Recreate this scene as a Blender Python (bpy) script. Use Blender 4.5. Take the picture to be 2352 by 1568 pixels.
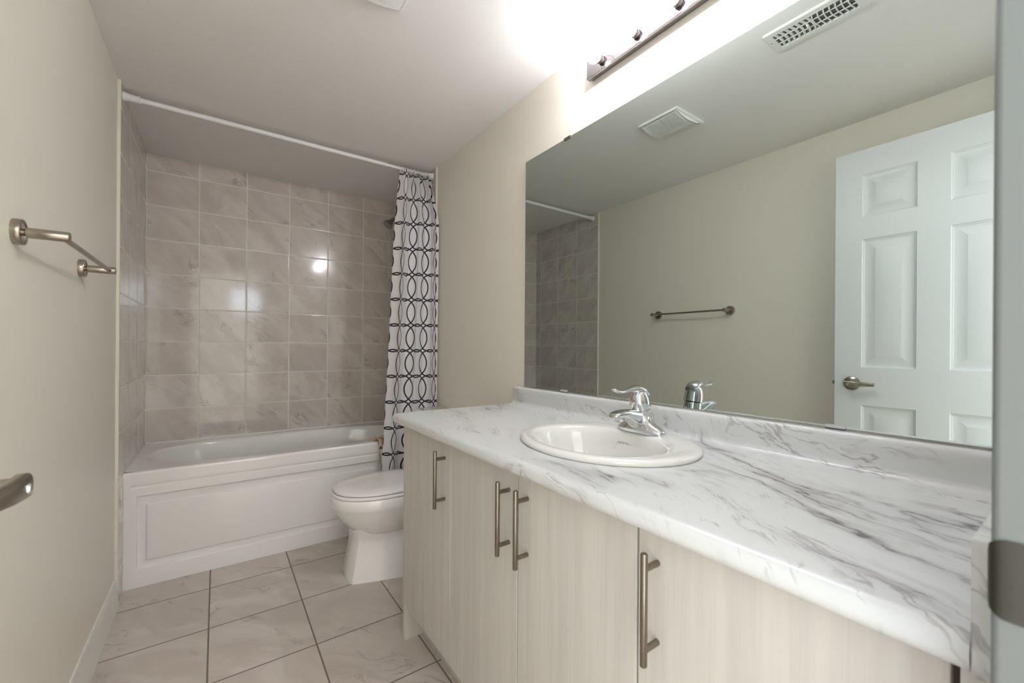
import bpy, bmesh, math, random
from mathutils import Vector, Matrix
random.seed(7)
sc = bpy.context.scene
for o in list(bpy.data.objects):
    bpy.data.objects.remove(o)
col = sc.collection
PI = math.pi

# ---------------------------------------------------------------- camera
cam_d = bpy.data.cameras.new('camera'); cam = bpy.data.objects.new('camera', cam_d); col.objects.link(cam)
F_PX, PPY, YAW, ROLL = 957.99, 13.305, math.radians(35.258), math.radians(0.406)
cam_d.sensor_fit = 'HORIZONTAL'; cam_d.sensor_width = 36.0
cam_d.lens = F_PX / 2352 * 36.0
cam_d.shift_y = PPY / 2352
cam_d.clip_start = 0.02
fwd = Vector((math.sin(YAW), math.cos(YAW), 0)); rt = Vector((math.cos(YAW), -math.sin(YAW), 0)); up = rt.cross(fwd)
r2 = rt * math.cos(ROLL) + up * math.sin(ROLL); u2 = -rt * math.sin(ROLL) + up * math.cos(ROLL)
m = Matrix((r2, u2, -fwd)).transposed().to_4x4(); m.translation = Vector((0.344, -2.5559, 1.1171))
cam.matrix_world = m
cam_d.dof.use_dof = True; cam_d.dof.focus_distance = 1.9; cam_d.dof.aperture_fstop = 5.6
sc.camera = cam

# ---------------------------------------------------------------- daylight in the hall, exposure
w = bpy.data.worlds.new('hall_daylight'); sc.world = w; w.use_nodes = True
bg = w.node_tree.nodes['Background']; bg.inputs[0].default_value = (0.93, 0.965, 1.0, 1); bg.inputs[1].default_value = 2.6
sc.view_settings.view_transform = 'Standard'; sc.view_settings.look = 'None'
sc.view_settings.gamma = 1.0; sc.view_settings.use_curve_mapping = False
sc.view_settings.exposure = 0.95
BULB = 880.0

# ---------------------------------------------------------------- dimensions (metres)
W, D, H = 1.465, 0.6915, 2.247          # alcove width, back wall, ceiling
WL, WR = -0.008, 1.471                  # painted wall faces
NEAR = -2.510                           # inner face of the wall with the doorway
TRIM_Y = -0.131                         # edge of the tiling
HC, HT = 0.8637, 0.532                  # worktop, bathtub rim
CAB = 0.93                              # cabinet fronts

# ---------------------------------------------------------------- node helpers
class NT:
    def __init__(s, name):
        s.mat = bpy.data.materials.new(name); s.mat.use_nodes = True
        s.t = s.mat.node_tree; s.b = s.t.nodes['Principled BSDF']
    def n(s, typ, **kw):
        x = s.t.nodes.new(typ)
        for k, v in kw.items(): setattr(x, k, v)
        return x
    def put(s, sock, v):
        if hasattr(v, 'node'): s.t.links.new(v, sock)
        elif v is not None: sock.default_value = v
    def math(s, op, a, b=None, c=None, clamp=False):
        x = s.n('ShaderNodeMath', operation=op, use_clamp=clamp)
        for i, v in enumerate((a, b, c)):
            if v is not None: s.put(x.inputs[i], v)
        return x.outputs[0]
    def pos(s):
        g = s.n('ShaderNodeNewGeometry'); x = s.n('ShaderNodeSeparateXYZ'); s.put(x.inputs[0], g.outputs['Position'])
        return x.outputs
    def comb(s, a, b, c):
        x = s.n('ShaderNodeCombineXYZ')
        for i, v in enumerate((a, b, c)): s.put(x.inputs[i], v)
        return x.outputs[0]
    def noise(s, vec, scale, detail=4, rough=.55, dist=0.0):
        x = s.n('ShaderNodeTexNoise'); s.put(x.inputs['Vector'], vec)
        x.inputs['Scale'].default_value = scale; x.inputs['Detail'].default_value = detail
        x.inputs['Roughness'].default_value = rough; x.inputs['Distortion'].default_value = dist
        return x.outputs[0]
    def step(s, v, a, b, o0=0.0, o1=1.0):
        x = s.n('ShaderNodeMapRange', interpolation_type='SMOOTHSTEP'); s.put(x.inputs[0], v)
        for i, q in enumerate((a, b, o0, o1)): s.put(x.inputs[i+1], q)
        return x.outputs[0]
    def mix(s, f, a, b):
        x = s.n('ShaderNodeMix', data_type='RGBA'); s.put(x.inputs[0], f)
        s.put(x.inputs[6], rgb(a)); s.put(x.inputs[7], rgb(b))
        return x.outputs[2]
    def bump(s, h, strength=.3, dist=.002):
        x = s.n('ShaderNodeBump'); x.inputs['Strength'].default_value = strength; x.inputs['Distance'].default_value = dist
        s.put(x.inputs['Height'], h); s.put(s.b.inputs['Normal'], x.outputs[0])
    def set(s, **kw):
        for k, v in kw.items():
            s.put(s.b.inputs[k.replace('_', ' ')], rgb(v) if 'Color' in k else v)
        return s.mat
def lin(c): return c / 12.92 if c <= .04045 else ((c + .055) / 1.055) ** 2.4
def rgb(v):
    if isinstance(v, tuple) and len(v) == 3: return tuple(lin(c / 255) for c in v) + (1,)
    return v
def plain(name, c, rough=.5, metal=0.0, coat=0.0, wear=.03, scale=30):
    t = NT(name); p = t.comb(*t.pos()); n = t.noise(p, scale, 3)
    dark = tuple(x * (1 - wear) for x in c)
    t.set(Base_Color=t.mix(n, c, dark), Metallic=metal, Roughness=t.step(n, .2, .8, rough * .9, rough * 1.1))
    if coat: t.set(Coat_Weight=coat)
    return t.mat

# ---------------------------------------------------------------- materials
def paint(name, c, rough, bumpy=.06):
    t = NT(name); p = t.comb(*t.pos())
    n = t.noise(p, 2.2, 3); f = t.noise(p, 260, 2)
    t.set(Base_Color=t.mix(n, c, tuple(x * .985 for x in c)), Roughness=rough)
    t.bump(f, bumpy, .001); return t.mat
M_WALL = paint('wall_paint', (236, 230, 217), .42)
M_CEIL = paint('ceiling_paint', (242, 239, 236), .85, .15)
M_TRIMW = plain('white_trim_paint', (236, 234, 227), .35)
M_JAMB = plain('shaded_jamb_paint', (112, 116, 112), .4)  # grey carries the dim hall's shade on the doorway lining, put into the colour
M_EDGE = plain('cream_tile_edge', (236, 230, 214), .45)
M_DOOR = None

def tile_mat(name, ui, vi, u0, v0, tw, th, gw, base, dark, light, grout, rough, vein, coat=0.0, mir=1.0):
    t = NT(name); P = t.pos()
    u = t.math('DIVIDE', t.math('SUBTRACT', P[ui], u0), tw); v = t.math('DIVIDE', t.math('SUBTRACT', P[vi], v0), th)
    fu = t.math('ABSOLUTE', t.math('SUBTRACT', t.math('FRACT', u), .5)); fv = t.math('ABSOLUTE', t.math('SUBTRACT', t.math('FRACT', v), .5))
    du = t.math('MULTIPLY', t.math('SUBTRACT', .5, fu), tw); dv = t.math('MULTIPLY', t.math('SUBTRACT', .5, fv), th)
    d = t.math('MINIMUM', du, dv)
    g = t.step(d, gw * .35, gw * .65, 1.0, 0.0)
    wn = t.n('ShaderNodeTexWhiteNoise', noise_dimensions='3D')
    t.put(wn.inputs[0], t.comb(t.math('FLOOR', u), t.math('FLOOR', v), ui * 1.7 + .5))
    r = wn.outputs[0]
    off = t.math('MULTIPLY', r, 37.0)
    # texture space runs down the diagonal of each tile
    a = t.math('ADD', t.math('MULTIPLY', P[ui], .72), t.math('MULTIPLY', P[vi], .69)); b = t.math('SUBTRACT', t.math('MULTIPLY', P[ui], .69 ), t.math('MULTIPLY', P[vi], .72))
    vec = t.comb(t.math('MULTIPLY', a, 1.0), t.math('MULTIPLY', b, .45), off)
    cloud = t.noise(vec, 7.5, 5, .6, .6)
    vn = t.noise(vec, 5.5, 6, .62, 1.2)
    line = t.step(t.math('ABSOLUTE', t.math('SUBTRACT', vn, .5)), 0.0, .024, 1.0, 0.0)
    patch = t.step(t.noise(vec, 9, 2), .52, .66)
    line = t.math('MULTIPLY', t.math('MULTIPLY', line, patch), vein)
    c = t.mix(t.step(cloud, .36, .66), dark, base)
    c = t.mix(t.step(cloud, .55, .8), c, light)
    c = t.mix(t.math('MULTIPLY', r, .35), c, dark)
    c = t.mix(line, c, tuple(x * .72 for x in dark))
    c = t.mix(g, c, grout)
    t.set(Base_Color=c, Roughness=t.step(g, 0, 1, rough, .6), Coat_Weight=coat)
    hgt = t.math('ADD', t.step(d, gw * .3, gw * 1.3), t.math('MULTIPLY', t.noise(t.comb(P[ui], P[vi], off), 9, 2), .35))
    t.bump(hgt, .25, .0015)
    return t.mat
TB, TD, TL, TG = (226, 217, 210), (207, 197, 189), (232, 225, 219), (240, 234, 225)
M_TB = tile_mat('tile_back', 0, 2, 0.0, HT, .2495, .2017, .0045, TB, TD, TL, TG, .1, .55)
M_TS = tile_mat('tile_side', 1, 2, TRIM_Y, HT, .2495, .2017, .0045, TB, TD, TL, TG, .1, .55)
M_FLOOR = tile_mat('floor_tile', 0, 1, -.0095, -.1935, .3325, .3345, .0055, (220, 209, 199), (202, 190, 180), (226, 217, 208), (128, 118, 108), .32, .6)

def marble():
    t = NT('marble_laminate'); P = t.pos()
    n = t.math('ADD', t.math('ADD', t.math('MULTIPLY', P[0], .9), t.math('MULTIPLY', P[1], -.42)), t.math('MULTIPLY', P[2], .7))
    l = t.math('ADD', t.math('ADD', t.math('MULTIPLY', P[0], .42), t.math('MULTIPLY', P[1], .9)), t.math('MULTIPLY', P[2], .4))
    w1 = t.math('MULTIPLY', t.math('SUBTRACT', t.noise(t.comb(n, l, 3.1), 2.2, 2, .5), .5), .30)      # slow drift of the veins
    w2 = t.math('MULTIPLY', t.math('SUBTRACT', t.noise(t.comb(n, l, 1.4), 9, 4, .6), .5), .055)      # local kinks
    nw = t.math('ADD', n, t.math('ADD', w1, w2))
    def vein(seed, scale, stretch, width, detail=5):
        v = t.noise(t.comb(nw, t.math('MULTIPLY', l, stretch), seed), scale, detail, .58, .15)
        return t.math('ABSOLUTE', t.math('SUBTRACT', v, .5))
    def area(seed, scale, a, b): return t.step(t.noise(t.comb(n, t.math('MULTIPLY', l, .6), seed), scale, 3), a, b)
    def mul(*v):
        r = v[0]
        for q in v[1:]: r = t.math('MULTIPLY', r, q)
        return r
    big = vein(.7, 5.5, .20, 0); mid = vein(5.3, 13, .13, 0); tiny = vein(8.8, 34, .10, 0, 3)
    pa, pb, pc = area(9.0, 3.4, .51, .63), area(2.0, 5.5, .49, .61), area(4.4, 8.0, .45, .62)
    brk = t.step(t.noise(t.comb(t.math('MULTIPLY', nw, 1.0), l, 6.0), 26, 3), .42, .56)                 # breaks the lines up
    cloud = t.step(t.noise(t.comb(nw, t.math('MULTIPLY', l, .2), 11.0), 8, 5, .6), .52, .72)
    c = t.mix(t.step(t.noise(t.comb(nw, t.math('MULTIPLY', l, .2), 7.0), 4, 4), .35, .75), (213, 214, 212), (207, 208, 207))
    c = t.mix(mul(cloud, pb, .42), c, (166, 164, 166))
    c = t.mix(mul(t.step(big, 0, .075, 1, 0), pa, .50), c, (150, 147, 149))
    c = t.mix(mul(t.step(tiny, 0, .022, 1, 0), pc, brk, .55), c, (132, 125, 120))
    c = t.mix(mul(t.step(mid, 0, .013, 1, 0), pb, .55), c, (120, 112, 110))
    c = t.mix(mul(t.step(big, 0, .014, 1, 0), pa, t.math('ADD', t.math('MULTIPLY', brk, .5), .5), .9), c, (88, 80, 80))
    return t.set(Base_Color=c, Roughness=.28)
M_MARBLE = marble()

def wood():
    t = NT('bleached_wood_laminate'); P = t.pos()
    vec = t.comb(P[0], P[1], t.math('MULTIPLY', P[2], .035))
    g = t.noise(vec, 34, 5, .6, .15); f = t.noise(t.comb(P[0], P[1], t.math('MULTIPLY', P[2], .02)), 190, 3)
    k = t.noise(t.comb(P[0], P[1], t.math('MULTIPLY', P[2], .3)), 9, 3, .5, .8)
    kn = t.step(k, .71, .78)
    c = t.mix(t.step(g, .35, .7), (203, 198, 188), (193, 188, 179))
    c = t.mix(t.math('MULTIPLY', t.step(f, .45, .75), .35), c, (184, 178, 168))
    c = t.mix(t.math('MULTIPLY', kn, .35), c, (180, 166, 152))
    t.set(Base_Color=c, Roughness=.42); t.bump(f, .08, .0005); return t.mat
M_WOOD = wood()
M_CARC = plain('white_melamine', (218, 214, 208), .5)
M_DARKEDGE = plain('dark_recess', (92, 76, 60), .7)

def porcelain(name, c, rough=.08):
    t = NT(name); n = t.noise(t.comb(*t.pos()), 3, 2)
    t.set(Base_Color=t.mix(n, c, tuple(x * .99 for x in c)), Roughness=rough, Coat_Weight=.3); t.b.inputs['Coat Roughness'].default_value = .04
    return t.mat
M_PORC = porcelain('porcelain', (248, 246, 243))
M_SINK = porcelain('sink_porcelain', (229, 228, 223))
M_TUB = porcelain('tub_acrylic', (243, 241, 238), .12)
M_SEAT = porcelain('seat_plastic', (247, 245, 242), .16)

def metal(name, c, rough, brushed=None):
    t = NT(name); P = t.pos()
    s = [1, 1, 1]
    if brushed is not None: s[brushed] = .02
    n = t.noise(t.comb(*[t.math('MULTIPLY', P[i], s[i]) for i in range(3)]), 420 if brushed is not None else 40, 3)
    t.set(Base_Color=t.mix(n, c, tuple(x * .97 for x in c)), Metallic=1.0, Roughness=t.step(n, .2, .8, rough * .93, rough * 1.07)); return t.mat
M_NICKEL = metal('brushed_nickel', (142, 133, 120), .28, 2)
M_NICKELB = metal('satin_nickel', (172, 163, 150), .24)
M_CHROME = metal('chrome', (226, 228, 230), .045)
M_STRIKE = metal('aged_nickel', (82, 79, 72), .45)
M_PLATE = metal('polished_plate', (150, 145, 146), .06)
M_DRAB = metal('dull_pewter', (150, 142, 136), .35)
M_BLACK = plain('black_gap', (34, 32, 30), .8)
M_RED = plain('red_dot', (176, 30, 34), .4)
M_WPLAST = plain('white_plastic', (238, 238, 236), .35)
M_FAN = plain('fan_plastic', (236, 235, 230), .45)
M_DUCT = metal('duct_steel', (120, 122, 124), .45)
def mirror_mat():
    t = NT('silvered_glass'); n = t.noise(t.comb(*t.pos()), 140, 2)
    dust = t.step(n, .79, .82)
    return t.set(Base_Color=t.mix(dust, (198, 206, 202), (224, 230, 227)), Metallic=1.0, Roughness=t.step(dust, 0, 1, .0, .1))
M_MIRROR = mirror_mat()
M_GLASSEDGE = plain('glass_edge', (96, 104, 99), .2)
M_CLIP = plain('clear_clip', (205, 208, 205), .2)

def bulb_glass():
    t = NT('lit_bulb_glass'); nt = t.t
    lw = t.n('ShaderNodeLayerWeight'); lw.inputs[0].default_value = .5
    edge = t.step(lw.outputs['Facing'], .60, .97)                       # more glass to look through at the rim
    n = t.noise(t.comb(*t.pos()), 60, 2)
    tr = t.n('ShaderNodeBsdfTransparent'); t.put(tr.inputs[0], t.mix(edge, (250, 250, 250), (186, 186, 188)))
    gl = t.n('ShaderNodeBsdfGlossy'); gl.inputs['Roughness'].default_value = .03
    em = t.n('ShaderNodeEmission'); em.inputs[0].default_value = (1, .97, .95, 1); em.inputs[1].default_value = 1.2
    m1 = t.n('ShaderNodeMixShader'); t.put(m1.inputs[0], t.step(n, .3, .7, .08, .14)); nt.links.new(tr.outputs[0], m1.inputs[1]); nt.links.new(em.outputs[0], m1.inputs[2])
    m2 = t.n('ShaderNodeMixShader'); m2.inputs[0].default_value = .06; nt.links.new(m1.outputs[0], m2.inputs[1]); nt.links.new(gl.outputs[0], m2.inputs[2])
    nt.links.new(m2.outputs[0], nt.nodes['Material Output'].inputs[0]); return t.mat
M_BULB = bulb_glass()
def glow():
    t = NT('glowing_filament'); t.set(Base_Color=(255, 250, 244), Roughness=.5)
    t.b.inputs['Emission Color'].default_value = (.97, .985, 1.06, 1); t.b.inputs['Emission Strength'].default_value = BULB
    return t.mat
M_GLOW = glow()

def door_paint():
    t = NT('door_paint'); P = t.pos()
    g = t.noise(t.comb(P[0], P[1], t.math('MULTIPLY', P[2], .06)), 150, 4, .6, .6)
    t.set(Base_Color=t.mix(g, (228, 230, 231), (224, 226, 228)), Roughness=.38); t.bump(g, .12, .0008); return t.mat
M_DOOR = door_paint()

def curtain_mat():
    t = NT('oval_print_fabric')
    uv = t.n('ShaderNodeUVMap'); uv.uv_map = 'uv'; s = t.n('ShaderNodeSeparateXYZ'); t.put(s.inputs[0], uv.outputs[0])
    S, V, A, B = .104, .1543, .0775, .0838
    u = t.math('SUBTRACT', t.math('FRACT', t.math('ADD', t.math('DIVIDE', s.outputs[0], S), .15)), .5); v = t.math('SUBTRACT', t.math('FRACT', t.math('DIVIDE', s.outputs[1], V)), .5)
    du = t.math('MULTIPLY', u, S); dv = t.math('MULTIPLY', v, V)
    du2 = t.math('SUBTRACT', t.math('ABSOLUTE', du), S); dv2 = t.math('SUBTRACT', t.math('ABSOLUTE', dv), V)
    def ring(a, b):
        x = t.math('DIVIDE', a, A); y = t.math('DIVIDE', b, B)
        r = t.math('SQRT', t.math('ADD', t.math('MULTIPLY', x, x), t.math('MULTIPLY', y, y)))
        return t.step(t.math('ABSOLUTE', t.math('SUBTRACT', r, 1.0)), .040, .058, 1.0, 0.0)
    r = t.math('MAXIMUM', ring(du, dv), t.math('MAXIMUM', ring(du2, dv), t.math('MAXIMUM', ring(du, dv2), ring(du2, dv2))))
    n = t.noise(t.comb(*t.pos()), 500, 2)
    t.set(Base_Color=t.mix(r, t.mix(n, (240, 238, 240), (232, 230, 233)), (46, 36, 44)), Roughness=.75)
    t.b.inputs['Sheen Weight'].default_value = .2
    tl = t.n('ShaderNodeBsdfTranslucent'); t.put(tl.inputs[0], t.mix(r, (240, 238, 238), (46, 36, 44)))
    mx = t.n('ShaderNodeMixShader'); mx.inputs[0].default_value = .22
    out = t.t.nodes['Material Output']
    t.t.links.new(t.b.outputs[0], mx.inputs[1]); t.t.links.new(tl.outputs[0], mx.inputs[2]); t.t.links.new(mx.outputs[0], out.inputs[0])
    return t.mat
M_CURT = curtain_mat()

# ---------------------------------------------------------------- mesh helpers
def link(name, verts, faces, mat=None, parent=None, smooth=None, bevel=0, seg=2, loc=None):
    me = bpy.data.meshes.new(name); me.from_pydata([tuple(v) for v in verts], [], faces)
    bm = bmesh.new(); bm.from_mesh(me); bmesh.ops.remove_doubles(bm, verts=bm.verts, dist=1e-6)
    bmesh.ops.recalc_face_normals(bm, faces=bm.faces); bm.to_mesh(me); bm.free()
    o = bpy.data.objects.new(name, me); col.objects.link(o)
    if mat: me.materials.append(mat)
    if parent: o.parent = parent; 
    if parent and loc is None: o.matrix_parent_inverse = wm(parent).inverted()
    if bevel:
        b = o.modifiers.new('bevel', 'BEVEL'); b.width = bevel; b.segments = seg; b.limit_method = 'ANGLE'; b.angle_limit = .6
    if smooth is not None or bevel:
        for p in me.polygons: p.use_smooth = True
        me.set_sharp_from_angle(angle=math.radians(smooth if smooth is not None else 40))
    return o
def wm(o):
    mm = Matrix.Translation(o.location)
    return wm(o.parent) @ o.matrix_parent_inverse @ mm if o.parent else mm
class G:
    """collects shapes for one mesh"""
    def __init__(s): s.v = []; s.f = []
    def add(s, v, f):
        k = len(s.v); s.v += [Vector(x) for x in v]; s.f += [[i + k for i in q] for q in f]; return s
    def box(s, x0, x1, y0, y1, z0, z1):
        return s.add([(x, y, z) for x in (x0, x1) for y in (y0, y1) for z in (z0, z1)],
                     [(0, 1, 3, 2), (4, 6, 7, 5), (0, 4, 5, 1), (2, 3, 7, 6), (0, 2, 6, 4), (1, 5, 7, 3)])
    def loft(s, loops, cap0=True, cap1=True, closed=True):
        n = len(loops[0]); v = [p for l in loops for p in l]; f = []
        for i in range(len(loops) - 1):
            for j in range(n if closed else n - 1):
                a, b = i * n + j, i * n + (j + 1) % n
                f.append((a, b, b + n, a + n))
        if cap0: f.append(tuple(range(n))[::-1])
        if cap1: f.append(tuple(range((len(loops) - 1) * n, len(loops) * n)))
        return s.add(v, f)
    def rev(s, prof, c, axis, seg=28, cap0=True, cap1=True):
        """profile [(radius, distance along axis)] turned about axis ('x','y','z')"""
        loops = []
        for r, d in prof:
            l = []
            for k in range(seg):
                a = 2 * PI * k / seg; p, q = r * math.cos(a), r * math.sin(a)
                l.append(Vector(c) + Vector({'x': (d, p, q), 'y': (p, d, q), 'z': (p, q, d)}[axis]))
            loops.append(l)
        return s.loft(loops, cap0, cap1)
    def tube(s, pts, rad, seg=16, flat=1.0, upv=(0, 0, 1)):
        pts = [Vector(p) for p in pts]; loops = []
        for i, p in enumerate(pts):
            d = (pts[min(i + 1, len(pts) - 1)] - pts[max(i - 1, 0)]).normalized()
            a = d.cross(Vector(upv))
            if a.length < .05: a = d.cross(Vector((1, 0, 0)))
            a.normalize(); b = a.cross(d).normalized()
            r = rad[i] if isinstance(rad, (list, tuple)) else rad
            ra, rb = r if isinstance(r, tuple) else (r, r * flat)
            loops.append([p + a * ra * math.cos(2 * PI * k / seg) + b * rb * math.sin(2 * PI * k / seg) for k in range(seg)])
        return s.loft(loops)
    def torus(s, c, R, r, axis='x', seg=20, sec=8):
        v, f = [], []
        for i in range(seg):
            for j in range(sec):
                a, b = 2 * PI * i / seg, 2 * PI * j / sec; q = R + r * math.cos(b)
                p = {'x': (r * math.sin(b), q * math.cos(a), q * math.sin(a)), 'z': (q * math.cos(a), q * math.sin(a), r * math.sin(b)), 'y': (q * math.cos(a), r * math.sin(b), q * math.sin(a))}[axis]
                v.append(Vector(c) + Vector(p))
                f.append((i * sec + j, i * sec + (j + 1) % sec, ((i + 1) % seg) * sec + (j + 1) % sec, ((i + 1) % seg) * sec + j))
        return s.add(v, f)
    def panel(s, P, rects):
        """nested rectangles [(u0,u1,v0,v1,d)], P(u,v,d)->point; last one is filled"""
        loops = [[P(u0, v0, d), P(u1, v0, d), P(u1, v1, d), P(u0, v1, d)] for u0, u1, v0, v1, d in rects]
        return s.loft(loops, cap0=False, cap1=True)
    def holed(s, P, us, vs, holes, d=0):
        """flat sheet on the lines us x vs, leaving out cells inside holes"""
        for i in range(len(us) - 1):
            for j in range(len(vs) - 1):
                cu, cv = (us[i] + us[i+1]) / 2, (vs[j] + vs[j+1]) / 2
                if any(h[0] < cu < h[1] and h[2] < cv < h[3] for h in holes): continue
                s.add([P(us[i], vs[j], d), P(us[i+1], vs[j], d), P(us[i+1], vs[j+1], d), P(us[i], vs[j+1], d)], [(0, 1, 2, 3)])
        return s
    def out(s, name, mat=None, parent=None, **kw): return link(name, s.v, s.f, mat, parent, **kw)
def box(name, x0, x1, y0, y1, z0, z1, mat, parent=None, bevel=0, seg=2): return G().box(x0, x1, y0, y1, z0, z1).out(name, mat, parent, bevel=bevel, seg=seg)
def empty(name, loc, label, cat, group=None):
    o = bpy.data.objects.new(name, None); col.objects.link(o); o.location = loc; o.empty_display_size = .05
    tag(o, label, cat, group); return o
def tag(o, label, cat, group=None):
    o['label'] = label; o['category'] = cat
    if group: o['group'] = group
    return o
def struct(o): o['kind'] = 'structure'; return o
def ell(cx, cy, z, ax, ay, n=2.0, seg=64):
    l = []
    for k in range(seg):
        a = 2 * PI * k / seg; c, s_ = math.cos(a), math.sin(a)
        l.append(Vector((cx + ax * math.copysign(abs(c) ** (2 / n), c), cy + ay * math.copysign(abs(s_) ** (2 / n), s_), z)))
    return l

# ================================================================= room shell
OPL, OPR, OPT = 0.112, 0.800, 2.066          # doorway
TH = 0.115
struct(box('floor', -.25, 1.75, -4.2, .85, -.1, 0, M_FLOOR))
struct(box('ceiling', -.25, 1.75, NEAR - TH, .85, H, H + .1, M_CEIL))
struct(box('wall_left', WL - .12, WL, NEAR - TH, D + .12, 0, H, M_WALL))
struct(box('wall_right', WR, WR + .12, NEAR - TH, D + .12, 0, H, M_WALL))
struct(box('wall_back', WL, WR, D + .01, D + .12, 0, H, M_WALL))
g = G(); g.box(WL, OPL - .018, NEAR - TH, NEAR, 0, H); g.box(OPR + .018, WR, NEAR - TH, NEAR, 0, H); g.box(OPL - .018, OPR + .018, NEAR - TH, NEAR, OPT + .018, H)
struct(g.out('wall_near', M_WALL))
struct(box('wall_alcove_back', 0, W, D, D + .01, 0, H, M_TB))
struct(box('wall_alcove_left', WL, 0, TRIM_Y + .004, D, 0, H, M_TS))
struct(box('wall_alcove_right', W, WR, TRIM_Y + .004, D, 0, H, M_TS))
struct(box('trim_1', WL, .0025, TRIM_Y - .004, TRIM_Y + .004, .0, H, M_EDGE))
struct(box('trim_2', W - .0025, WR, TRIM_Y - .004, TRIM_Y + .004, .0, H, M_EDGE))
def baseboard(name, y0, y1, x, sgn):
    prof = [(0, 0), (.0165, 0), (.0165, .012), (.0135, .020), (.0135, .074), (.0105, .086), (.0105, .096), (.006, .108), (.005, .118), (0, .12)]
    loops = [[Vector((x + sgn * a, y, b)) for a, b in prof] for y in (y0, y1)]
    return struct(G().loft(loops).out(name, M_TRIMW, smooth=25))
baseboard('baseboard_left', NEAR, TRIM_Y - .004, WL, 1)
baseboard('baseboard_right', -1.012, TRIM_Y - .004, WR, -1)
# doorway lining with the strike plate
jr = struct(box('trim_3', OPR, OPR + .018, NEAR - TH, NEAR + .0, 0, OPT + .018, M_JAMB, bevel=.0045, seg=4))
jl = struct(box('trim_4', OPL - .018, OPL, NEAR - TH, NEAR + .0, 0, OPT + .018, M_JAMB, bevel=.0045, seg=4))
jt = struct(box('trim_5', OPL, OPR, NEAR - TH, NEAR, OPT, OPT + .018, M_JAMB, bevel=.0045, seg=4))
SZ = .955
g = G()
def strike_path(h):   # plate on the lining, lip curling past its edge
    return [(OPR - .0012, NEAR - .060), (OPR - .0012, NEAR - .012), (OPR - .0016, NEAR - .006), (OPR - .0010, NEAR - .0022), (OPR + .0014, NEAR + .0008), (OPR + .005, NEAR + .0018)]
rows = []
for i, (px, py) in enumerate(strike_path(0)):
    hh = [.0285, .0285, .0280, .0262, .0232, .018][i]
    rows.append([Vector((px + dx, py, SZ + sz * hh)) for dx, sz in ((0, -1), (0, -.5), (0, 0), (0, .5), (0, 1), (.0011, 1), (.0011, -1))])
g.loft(rows)
sp = g.out('strike_plate', M_STRIKE, jr, smooth=50); sp['label'] = 'dull nickel strike plate with a curled lip'

# ---- hall behind the doorway, with its daylit window
def hall_window():
    t = NT('daylit_pane'); n = t.noise(t.comb(*t.pos()), 3, 2)
    t.set(Base_Color=t.mix(n, (200, 210, 220), (190, 202, 214)), Roughness=.3)
    t.b.inputs['Emission Color'].default_value = (.80, .92, 1.0, 1); t.b.inputs['Emission Strength'].default_value = HALL
    return t.mat
HALL = 6.0
M_DAY = hall_window()
struct(box('wall_hall', -1.6, 2.8, -4.32, -4.2, 0, 2.5, M_WALL))
wn_ = struct(box('window_1', .54, .91, -4.199, -4.190, 1.66, 2.03, M_DAY))
g = G()
for a_ in ((.50, .54, 1.62, 2.07), (.91, .95, 1.62, 2.07), (.54, .91, 1.62, 1.66), (.54, .91, 2.03, 2.07), (.715, .735, 1.66, 2.03)): g.box(a_[0], a_[1], -4.1998, -4.17, a_[2], a_[3])
g.out('window_frame', M_TRIMW, wn_)
# ---- door, swung open along the left wall
DX, DY0, DY1, DZ0, DZ1 = 0.105, -1.797, -2.485, .012, 2.058
door = struct(bpy.data.objects.new('door_1', None)); col.objects.link(door); door.location = (DX - .0175, DY1, 0)
g = G(); g2 = G()
rows_z = [(1.741, 1.9395), (1.035, 1.636), (.24, .857)]
cols_y = [(-2.090, -1.900), (-2.382, -2.192)]
holes = [(a, b, c, d) for a, b in cols_y for c, d in rows_z]
ys = sorted({DY1, DY0} | {q for c in cols_y for q in c}); zs = sorted({DZ0, DZ1} | {q for c in rows_z for q in c})
def Pf(u, v, d): return Vector((DX - d, u, v))
def Pb(u, v, d): return Vector((DX - .035 + d, u, v))
for P in (Pf, Pb):
    g.holed(P, ys, zs, holes)
    for a, b, c, d in holes:
        g.panel(P, [(a + k, b - k, c + k, d - k, e) for k, e in ((0, 0), (.003, .005), (.008, .006), (.0095, .0085), (.016, .0095), (.020, .0095), (.048, .002), (.050, .0015))])
for a, b in ((DY1, DY0),):
    for u in (a, b): g.add([(DX, u, DZ0), (DX - .035, u, DZ0), (DX - .035, u, DZ1), (DX, u, DZ1)], [(0, 1, 2, 3)])
    for v in (DZ0, DZ1): g.add([(DX, a, v), (DX - .035, a, v), (DX - .035, b, v), (DX, b, v)], [(0, 1, 2, 3)])
g.out('door_slab', M_DOOR, door, smooth=15)
HY, HZ = -1.866, .957
hd = G().rev([(.033, 0), (.033, .004), (.031, .008), (.022, .012), (.014, .014), (.0125, .016), (.0125, .056)], (DX, HY, HZ), 'x').out('door_handle', M_NICKELB, door, smooth=35)
hd['label'] = 'satin nickel lever handle with a round rose'
lev = [(-.000, .0140, .0605), (-.016, .0135, .0600), (-.035, .0125, .0585), (-.055, .0112, .0545), (-.072, .0102, .0480), (-.084, .0095, .0435), (-.094, .0090, .0425), (-.105, .0085, .0425)]
loops = []
for dy, hh, dx in lev:
    t_ = .0085
    loops.append([Vector((DX + dx + t_ * math.copysign(abs(math.cos(a)) ** .5, math.cos(a)), HY + .013 + dy, HZ + hh * math.copysign(abs(math.sin(a)) ** .62, math.sin(a)))) for a in [2 * PI * k / 20 for k in range(20)]])
G().loft(loops).out('lever', M_NICKELB, hd, smooth=45)
G().rev([(.0058, 0), (.0058, .004), (.0048, .0058), (.002, .0066)], (DX + .0652, HY, HZ - .001), 'x', 16).out('lock_button', M_CHROME, hd, smooth=40)
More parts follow.
